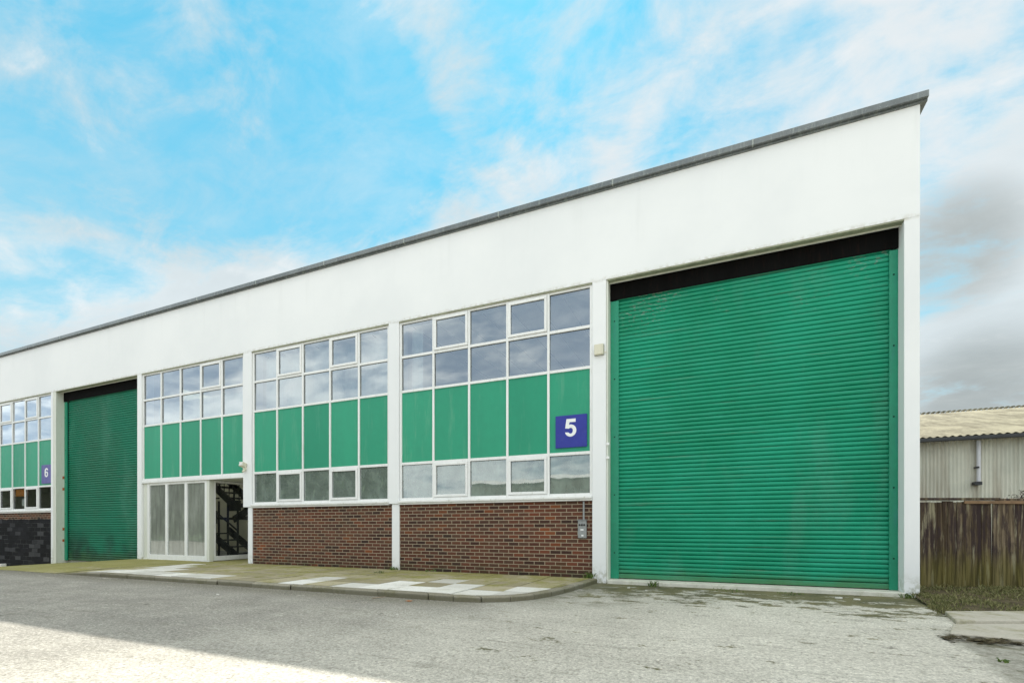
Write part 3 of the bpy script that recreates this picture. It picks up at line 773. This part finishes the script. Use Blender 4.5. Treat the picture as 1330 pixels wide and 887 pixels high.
sl = empty('security_light', (-11.60,0,2.62), label='small cream floodlight with sensor on the white pilaster over the porch', cat='light')
MB().box(-.04,.04,-.05,-.001,-.02,.08).build('bracket', M['cream_plastic'], sl, bevel=.006)
MB().box(-.085,.055,-.17,-.045,.03,.15, 0, Matrix.Rotation(rad(-18),4,'X')).build('lamp_housing', M['cream_plastic'], sl, bevel=.012)
MB().box(-.072,.042,-.176,-.1705,.042,.138, 0, Matrix.Rotation(rad(-18),4,'X')).build('lens', M['lamp_glass'], sl)
MB().tube((0,-.03,-.02),(0,-.09,-.075),.034,10,.026).build('sensor', M['cream_plastic'], sl, smooth=False)
MB().tube((-.06,-.05,.16),(-.16,-.07,.20),.008,6).build('arm', M['frame'], sl)

# inside the far window
nt = MB().box(-23.52,-23.22,.116,.119,1.84,2.10).build('notice', M['paper'])
tag(nt, 'white paper notice inside the low far window left of the 6 sign', 'notice')
ob = MB().box(-24.0,-23.12,.122,.132,2.20,2.475).build('orange_banner', M['orange'])
tag(ob, 'orange banner across the top of the low far window above a notice', 'banner')
bn = MB().box(-12.12,-11.80,1.425,1.438,1.25,1.70).build('notice', M['bluepaper'])
tag(bn, 'dark blue notice on the door at the back of the porch', 'notice')

# ------------------------------------------------------------------ right-hand boundary
fd = Vector((.921,.390,0)); fn = Vector((-.390,.921,0))
F0 = Vector((2.93,.86,0))
fe = empty('fence', tuple(F0), label='weathered close-board timber fence with mossy lower half beside the white corner', cat='fence')
fb = MB(); s = 0; ang = math.atan2(.390,.921); B = Matrix.Translation(F0) @ Matrix.Rotation(ang,4,'Z')
def fbox(mb,a,bq,y0,y1,z0,z1,mi=0,tilt=0):
    mb.box(a,bq,y0,y1,z0,z1,mi, B @ Matrix.Translation(((a+bq)/2,0,0)) @ Matrix.Rotation(tilt,4,'Y') @ Matrix.Translation((-(a+bq)/2,0,0)))
while s < 9.5:
    w = random.uniform(.062,.105); yo = random.uniform(0,.018)
    fbox(fb, s, s+w-.004, yo, yo+.018, -.02+random.uniform(0,.06), 1.505+random.uniform(-.03,.0), 0, random.uniform(-.008,.008))
    s += w*.97
fb.build('board_panel', M['timber'], fe).location -= F0
rl = MB(); fbox(rl,0,1.62,-.03,.045,1.515,1.555); fbox(rl,1.62,9.5,-.005,.07,1.50,1.545)
o = rl.build('top_rail', M['timber'], fe, bevel=.004); o.location -= F0
pk = MB(); fbox(pk,1.02,9.5,-.025,-.004,1.44,1.492,0,.004); o = pk.build('plank', M['plank'], fe, bevel=.003); o.location -= F0
o['label'] = 'newer orange-brown plank under the top rail'
for s in (1.9,3.8,5.7,7.6,9.4):
    pp = MB(); fbox(pp,s,s+.10,.04,.14,-.1,1.50); o = pp.build('post', M['timber'], fe); o.location -= F0

# verge with soil, rough grass, old concrete strips
vz = lambda x,y: .012+.05*max(0,min(1,(y+1.4)/2.0))+.012*math.sin(x*3.1+y*2.3)
vg = []
n = 16
vm = MB()
def vline(t):  # near edge of the verge, yard side to far right
    return Vector((2.60,-1.62,0))+fd*t
for i in range(n):
    for j in range(6):
        def P(a,c):
            near = vline(a*9); far = F0+fd*(a*9.4)+fn*.15
            q = near.lerp(far,c); q.x = max(q.x, 2.905 if q.y > -.02 else q.x); return (q.x,q.y,vz(q.x,q.y))
        vm.poly([P(i/n,j/6),P((i+1)/n,j/6),P((i+1)/n,(j+1)/6),P(i/n,(j+1)/6)])
tag(vm.build('verge', M['soil'], smooth=True), kind='structure')
p1 = [(2.47,-2.30),(9.5,.70),(9.3,1.25),(2.62,-1.60)]
pth = MB().prism([(x,y) for x,y in p1], -.05, .045)
p2 = [(2.14,-3.06),(2.75,-3.14),(9.9,-.2),(9.6,.52),(2.50,-2.43),(2.36,-2.52)]
pth.prism(p2, -.05, .036)
tag(pth.build('path', M['concrete_strip'], bevel=.012), kind='structure')
dm = MB()
for _ in range(1500):
    a = random.random()**1.15; c = random.gauss(.5,.22); x = 2.02+4.2*a; y = -3.10+.48*a-.34*c+.06*math.sin(a*31)+.04*math.sin(a*73)
    r_ = random.uniform(.008,.026); t = random.uniform(0,6.28); tl_ = random.uniform(-.5,.5); z_ = random.uniform(.003,.022)
    P4 = []
    for k in range(5):
        q = t+6.283*k/5; rr_ = r_*random.uniform(.5,1.2); P4.append((x+rr_*math.cos(q)*1.5, y+rr_*math.sin(q), z_+rr_*math.cos(q)*tl_+.003))
    dm.poly(P4)
o = dm.build('dirt', M['soil']); tag(o, 'scattered dark dirt and rotted leaves along the concrete strip', 'dirt', kind='stuff')

def blades(mb, cx, cy, cz, n, spread, h, w=.006, lean=.6):
    for _ in range(n):
        a = random.uniform(0,6.283); r = spread*math.sqrt(random.random())
        x = cx+r*math.cos(a); y = cy+r*math.sin(a); hh = h*random.uniform(.45,1.1)
        t = random.uniform(0,6.283); l = lean*random.uniform(.2,1)*hh; q = random.uniform(0,6.283)
        dx, dy = math.cos(q)*w*random.uniform(.6,1.5), math.sin(q)*w*random.uniform(.6,1.5)
        m_ = (x+math.cos(t)*l*.35, y+math.sin(t)*l*.35, cz+hh*.6); e = (x+math.cos(t)*l, y+math.sin(t)*l, cz+hh)
        mb.poly([(x-dx,y-dy,cz-.005),(x+dx,y+dy,cz-.005),(m_[0]+dx*.7,m_[1]+dy*.7,m_[2]),e,(m_[0]-dx*.7,m_[1]-dy*.7,m_[2])])
gr = MB()
for _ in range(2600):
    a = random.random()**1.3*.62; c = random.random()
    near = vline(a*9); far = F0+fd*(a*9.4); q = near.lerp(far, c*.97+.02)
    if q.y > -.05 and q.x < 2.93: q.x = 2.94+random.random()*.3
    if math.sin(q.x*5.1+1)*math.sin(q.y*4.3)+random.uniform(-.7,.9) < -.25: continue
    blades(gr, q.x, q.y, vz(q.x,q.y), random.randint(4,8), .06, random.uniform(.022,.055)*(1.5 if c>.86 else 1), .005, 1.3)
tag(gr.build('grass', M['grass']), 'short rough olive grass on the verge below the timber fence', 'grass', kind='stuff')

def weed(x, y, z, n, sp, h, label):
    mb = MB(); blades(mb, 0, 0, 0, n, sp, h, .007, 1.2)
    for _ in range(n//2):
        a = random.uniform(0,6.283); r = random.uniform(.02,sp); hh = random.uniform(.2,.8)*h; s_ = random.uniform(.010,.022)
        c = Vector((r*math.cos(a),r*math.sin(a),hh)); u = Vector((random.uniform(-1,1),random.uniform(-1,1),random.uniform(-.3,.5))).normalized(); v_ = u.orthogonal().normalized()
        mb.poly([c-u*s_,c+v_*s_*.55,c+u*s_,c-v_*s_*.55])
    o = mb.build('weed', M['leaf']); o.location = (x,y,z)
    return tag(o, label, 'weed', 'weeds growing in the joints')
weed(-2.17,-.03,.085,38,.09,.13,'weed tuft in the corner of brick panel and pilaster under the entry panel')
weed(-6.72,-.02,.088,30,.10,.08,'weed tuft at the foot of the narrow pilaster between two brick panels')
weed(-.98,-.16,.0,34,.09,.12,'bright weed growing against the pale threshold of the near shutter')
weed(2.71,-.12,.0,26,.09,.09,'weed tuft at the foot of the white corner pier')
weed(-5.75,-.05,.088,22,.14,.05,'flat green weed along the foot of the brick, right of the narrow pilaster')
weed(-6.55,-.75,.09,26,.12,.04,'yellow-green moss clump in a paving joint before the narrow pilaster')
weed(.25,-.22,.0,40,.30,.03,'low mat of green weed in front of the middle of the near threshold')
weed(1.15,-.30,.0,26,.20,.025,'thin scatter of weed before the right half of the near threshold')
weed(-2.25,-1.15,.0,22,.12,.04,'weed tuft in the gutter where the kerb turns in to the pilaster')
weed(2.12,-4.02,.0,14,.04,.03,'lone low weed in the yard near the dark dirt strip')

# litter
def litter(name, mb, mat, loc, label, cat, rz=0):
    o = mb.build(name, mat); o.location = loc; o.rotation_euler = (0,0,rz); return tag(o, label, cat)
litter('twig', MB().tube((-.09,0,.008),(.02,.008,.012),.008,6,.007).tube((.02,.008,.012),(.11,-.01,.016),.007,6,.004), M['twig'], (-4.62,-3.22,0), 'pale broken stick lying in the gutter by the kerb', 'stick', .9)
litter('leaf', MB().poly([(-.06,0,.004),(-.02,.028,.012),(.04,.02,.008),(.07,0,.016),(.03,-.026,.006),(-.02,-.024,.01)]), M['deadleaf'], (-4.02,-3.30,0), 'orange fallen leaf lying on the yard below the kerb', 'leaf', .3)
chips = [(-1.35,-.55,.03),(-1.02,-.78,.025),(1.75,-.55,.06),(1.95,-.62,.05),(-3.55,-4.2,.02),(-7.2,-3.9,.03),(-2.2,-3.35,.02),(.6,-1.3,.018)]
wt = ['beside the left end of the near threshold','a step out from the left end of the near threshold','flat and wide below the right end of the near threshold','next to the flat wide one near the corner pier','out in the yard in front of the kerb bend','in the yard in front of the narrow pilaster','in the gutter at the kerb bend','in the moss at the middle of the near shutter']
for (x,y,s_), w_ in zip(chips, wt):
    mb = MB(); k = 7; pts = [(s_*random.uniform(.7,1.1)*math.cos(6.283*i/k), s_*.6*random.uniform(.7,1.1)*math.sin(6.283*i/k)) for i in range(k)]
    mb.prism(pts, -.004, s_*.35)
    o = mb.build('stone_chip', M['chalk'], bevel=.004); o.location = (x,y,0); tag(o, 'white stone chip '+w_, 'stone', 'white stone chips in the yard')
hb = empty('traffic_lamp', (-24.16,-.22,drop(-24.16)+.012), label='small orange and white object lying at the foot of the black painted brick', cat='debris')
hb.name = 'debris_block'
MB().box(-.20,.13,-.1,.1,0,.13).build('body', M['orange'], hb, bevel=.03)
MB().box(.132,.21,-.08,.08,.0,.15).build('end_cap', M['paper'], hb, bevel=.02)

# ------------------------------------------------------------------ shed behind the fence
sh = empty('shed', (3,6,0), label='long corrugated grey-green shed with a lichen-brown roof behind the timber fence', cat='building')
sh.location = (0,0,0)
WX0, WX1, WY, EZ = 1.5, 20.0, 6.2, 3.28
def corrug(fn_, n, per, amp, sub=6):
    pass
wm = MB(); per = .076; npt = int((WX1-WX0)/per*6)
for i in range(npt+1):
    x = WX0+(WX1-WX0)*i/npt; ph = 2*math.pi*(x-WX0)/per
    y = WY+.012*math.cos(ph) + (.006 if int((x-WX0)/.66)%2 else 0)
    wm.v += [(x,y,-.1),(x,y,EZ)]
for i in range(npt):
    a = 2*i; wm.f.append((a,a+2,a+3,a+1)); wm.m.append(0)
wm.build('wall', M['clad'], sh, smooth=True)
rm = MB(); rp = .146; npt = int((WX1-WX0)/rp*6); RY, RZ = 13.2, 5.22; EY = WY-.25
for i in range(npt+1):
    x = WX0+(WX1-WX0)*i/npt; h = .017*math.cos(2*math.pi*(x-WX0)/rp)
    rm.v += [(x,EY,EZ+.02+h),(x,(EY+RY)/2,(EZ+RZ)/2+.02+h+.006),(x,RY,RZ+.02+h),(x,2*RY-EY,EZ+h)]
for i in range(npt):
    for j in range(3):
        a = 4*i+j; rm.f.append((a,a+4,a+5,a+1)); rm.m.append(0)
RO = rm.build('roof', M['clad_roof'], sh, smooth=True)
rg = MB()
k = WX0
while k < WX1: rg.box(k,k+rp*.5,RY-.10,RY+.10,RZ+.045,RZ+.085); k += rp
rg.build('ridge_cap', M['clad_roof'], RO)
dv = MB(); vx, vy = 10.42, RY
prof = [(.27,0),(.27,.20),(.24,.30),(.16,.38),(.05,.42)]
for (r0,z0),(r1,z1) in zip(prof,prof[1:]): dv.tube((vx,vy,RZ+.05+z0),(vx,vy,RZ+.05+z1),r0,14,r1)
dv.build('roof_vent', M['frame'], RO)
MB().box(WX0,WX1,EY-.10,EY+.01,EZ-.10,EZ-.015).box(WX0,WX1,EY+.01,WY-.02,EZ-.05,EZ-.02).build('gutter', M['steel'], sh, bevel=.01)
dp = MB().tube((6.0,WY-.085,EZ-.1),(6.0,WY-.085,2.18),.04,10)
DP = dp.build('downpipe', M['pipe'], sh, smooth=False)
MB().box(5.90,6.04,WY-.16,WY-.02,2.09,2.17).box(5.93,5.985,WY-.16,WY-.02,2.5,2.54).build('pipe_bracket', M['steel'], DP)
MB().box(WX0,WX1,WY+.02,WY+14,-.2,-.1).box(WX1-.1,WX1,WY+.02,WY+14,-.1,EZ).box(WX0,WX0+.1,WY+.02,WY+14,-.1,EZ).build('end_wall', M['clad'], sh)
bu = MB()
for _ in range(220):
    c = Vector((random.gauss(0,.09),random.gauss(0,.09),abs(random.gauss(.0,.05)))); u = Vector((random.uniform(-1,1),random.uniform(-1,1),random.uniform(-1,1))).normalized(); v_ = u.orthogonal().normalized(); s_ = random.uniform(.015,.03)
    bu.poly([c-u*s_,c+v_*s_*.5,c+u*s_,c-v_*s_*.5])
M['dead'] = leafmat('dry_foliage', (.03,.026,.016), (.07,.06,.04))
o = bu.build('shrub', M['dead']); o.location = (4.99,1.95,1.56); tag(o, 'dry grey-brown clump of foliage showing over the fence top', 'plant')
MB().tube((4.99,1.95,-.1),(4.99,1.95,1.6),.03,6,.02).build('stem', M['twig'], o).location = (-4.99,-1.95,-1.56)

# ------------------------------------------------------------------ across the yard, seen mirrored in the low panes
ow = empty('warehouse_opposite', (0,0,0), label='dark clad warehouse across the yard, seen mirrored in the low panes', cat='building')
ow.name = 'mirrored_warehouse'
cw = MB(); npt = 260
for i in range(npt+1):
    x = -26+44*i/npt; cw.v += [(x,-40+.03*math.cos(i*math.pi/2),-1),(x,-40+.03*math.cos(i*math.pi/2),6.25)]
for i in range(npt): cw.f.append((2*i+2,2*i,2*i+1,2*i+3)); cw.m.append(0)
cw.build('wall', M['clad_far'], ow)
MB().box(-26.2,18.2,-40.3,-39.75,6.25,6.62).build('gutter', M['frame'], ow)
MB().box(-26,18,-60,-40.35,6.2,6.5).box(-26,-25.8,-60,-40.05,-1,6.2).box(17.8,18,-60,-40.05,-1,6.2).build('roof', M['coping_metal'], ow)
hd = MB()
for _ in range(16000):
    x = random.uniform(-150,-35); top = 11.0+.5*math.sin(x*.43)
    z = top*(random.random()**.6)-.8; y = -37+random.gauss(0,.9)
    c = Vector((x,y,z)); u = Vector((random.uniform(-1,1),random.uniform(-1,1),random.uniform(-1,1))).normalized(); v_ = u.orthogonal().normalized(); s_ = random.uniform(.3,.8)
    hd.poly([c-u*s_,c+v_*s_*.6,c+u*s_,c-v_*s_*.6])
hd.box(-150,-35.5,-38.2,-37.6,-1,9.8)
tag(hd.build('hedge', M['hedge']), 'tall dark hedge across the yard, seen mirrored in the low panes', 'hedge')

# ------------------------------------------------------------------ camera
th = math.atan(260/616)
cam = bpy.data.cameras.new('camera'); co = bpy.data.objects.new('camera', cam); COL.objects.link(co)
co.location = (0,-9.0,1.07); co.rotation_euler = (rad(90),0,th)
cam.sensor_fit = 'HORIZONTAL'; cam.sensor_width = 36; cam.lens = 616/1330*36; cam.shift_y = (684-443.5)/1330
cam.clip_start = .05; cam.clip_end = 3000
C.camera = co

# ------------------------------------------------------------------ light
SEL, SAZ = 49.0, 19.0      # elevation; degrees left of the building's normal, behind it
sd = Vector((-math.sin(rad(SAZ))*math.cos(rad(SEL)), math.cos(rad(SAZ))*math.cos(rad(SEL)), math.sin(rad(SEL))))
sun = bpy.data.lights.new('sun','SUN'); sun.energy = 3.7; sun.angle = rad(.55); sun.color = (1,.95,.87)
so = bpy.data.objects.new('sun', sun); COL.objects.link(so); so.rotation_euler = sd.to_track_quat('Z','Y').to_euler()

w = bpy.data.worlds.new('World'); C.world = w; w.use_nodes = True
T = NT(w.node_tree); bg = T.n['Background']; bg.inputs[1].default_value = .1
sk = T.node('ShaderNodeTexSky', sky_type='NISHITA', sun_disc=False, sun_elevation=rad(SEL), sun_rotation=rad(-SAZ))
sk.air_density = 1.0; sk.dust_density = .6; sk.ozone_density = 2.0
d = T.node('ShaderNodeTexCoord').outputs['Generated']; dx, dy, dz = T.sep(d)
zc = T.math('ADD', T.math('MAXIMUM', dz, 0.0), .22)
uv = T.comb(T.math('DIVIDE', dx, zc), T.math('DIVIDE', dy, zc), 0.0)
fwd = Vector((-math.sin(th), math.cos(th), 0)); rgt = Vector((math.cos(th), math.sin(th), 0))
def sdir(px, py): return (fwd*616 + rgt*(px-665) + Vector((0,0,684-py))).normalized()
def blob(px, py, r_in, r_out):
    q = T.node('ShaderNodeVectorMath', operation='DOT_PRODUCT'); T.l.new(d, q.inputs[0]); q.inputs[1].default_value = sdir(px,py)
    return T.rng(q.outputs['Value'], math.cos(rad(r_out)), math.cos(rad(r_in)))
def add(*a):
    r = a[0]
    for q in a[1:]: r = T.math('ADD', r, q)
    return r
def mul(a, b): return T.math('MULTIPLY', a, b)
n1 = T.noise(uv, 1.75, 10, .60, .45); n2 = T.noise(T.mapping(uv, scale=(1,1.7,1), rot=(0,0,.5)), 5.2, 9, .64, .35); n3 = T.noise(T.mapping(uv, loc=(4,2,0)), .8, 5, .55, .3)
blue = add(blob(110,60,2,17), mul(blob(330,120,2,17),.70), mul(blob(470,190,1,10),.40), mul(blob(560,40,2,14),.42), mul(blob(820,30,2,17),.50), mul(blob(980,120,2,10),.25), mul(blob(240,215,1,9),.35), mul(blob(20,430,1,7),.35), mul(blob(60,130,2,12),.4), mul(blob(220,20,1,12),.35))
rear = T.rng(dy, .05, -.35)
def dblob(v, r_in, r_out):
    q = T.node('ShaderNodeVectorMath', operation='DOT_PRODUCT'); T.l.new(d, q.inputs[0]); q.inputs[1].default_value = Vector(v).normalized()
    return T.rng(q.outputs['Value'], math.cos(rad(r_out)), math.cos(rad(r_in)))
rearblue = add(dblob((-.28,-.87,.37),6,20), mul(dblob((-.70,-.62,.30),3,14),.55), mul(dblob((-.80,-.50,.29),2,7),.5), mul(dblob((-.93,-.33,.14),5,14),.55))
blue = T.math('MINIMUM', blue, 1.0)
cov = add(.86, mul(T.math('SUBTRACT', n1, .5), 2.6), mul(T.math('SUBTRACT', n2, .5), 1.35), mul(blue, -.70), mul(rearblue, -.80))
cov = T.math('MAXIMUM', T.rng(cov, .06, .94), T.math('ADD', .06, mul(T.rng(n2, .3, .7), .30)))
K = 10.0/2**EXP
def disp(r,g,b_): return (r*K,g*K,b_*K)
tint = T.mix(1.0, sk.outputs[0], (.20,.80,.98), 'MULTIPLY')
ref = disp(.10,.615,.89)
skyc = T.mix(.86, tint, T.mix(T.rng(dz,.15,.75), disp(.42,.78,.88), ref))
thick = T.rng(add(n1, mul(n3,.7)), .62, 1.05)
cloud = T.mix(thick, disp(.82,.905,.94), disp(.67,.755,.79))
cloud = T.mix(T.rng(n2,.55,.75,0,.45), cloud, disp(.91,.96,.98))
warm = blob(960,170,3,26); cloud = T.mix(mul(warm,.55), cloud, disp(.875,.92,.95))
grey = mul(add(mul(blob(1236,325,1,6),1.0), mul(blob(1275,525,1,7.5),1.0)), T.rng(add(n1,mul(n2,.5)),.50,.85,.45,1.0))
grey = T.math('MINIMUM', grey, 1.0)
cloud = T.mix(mul(grey,.9), cloud, T.mix(n2, disp(.30,.345,.355), disp(.52,.57,.57)))
skyc = T.mix(rear, skyc, disp(.23,.325,.44))
col = T.mix(cov, skyc, cloud)
col = T.mix(rear, col, T.mix(1.0, col, (2.12,2.04,1.94), 'MULTIPLY'))
zen = T.rng(dz, .78, .93); col = T.mix(mul(zen,.8), col, disp(2.25,2.18,2.06))
T.put(bg.inputs[0], col)
w.cycles.sampling_method = 'MANUAL'; w.cycles.sample_map_resolution = 512

# ------------------------------------------------------------------ render settings
C.view_settings.view_transform = 'Standard'; C.view_settings.look = 'None'; C.view_settings.exposure = EXP; C.view_settings.gamma = 1
C.view_settings.use_curve_mapping = False
C.render.engine = 'CYCLES'
C.cycles.max_bounces = 8; C.cycles.diffuse_bounces = 4; C.cycles.glossy_bounces = 4; C.cycles.transparent_max_bounces = 16
C.cycles.use_denoising = True; C.cycles.denoiser = 'OPENIMAGEDENOISE'
C.cycles.sample_clamp_indirect = 6
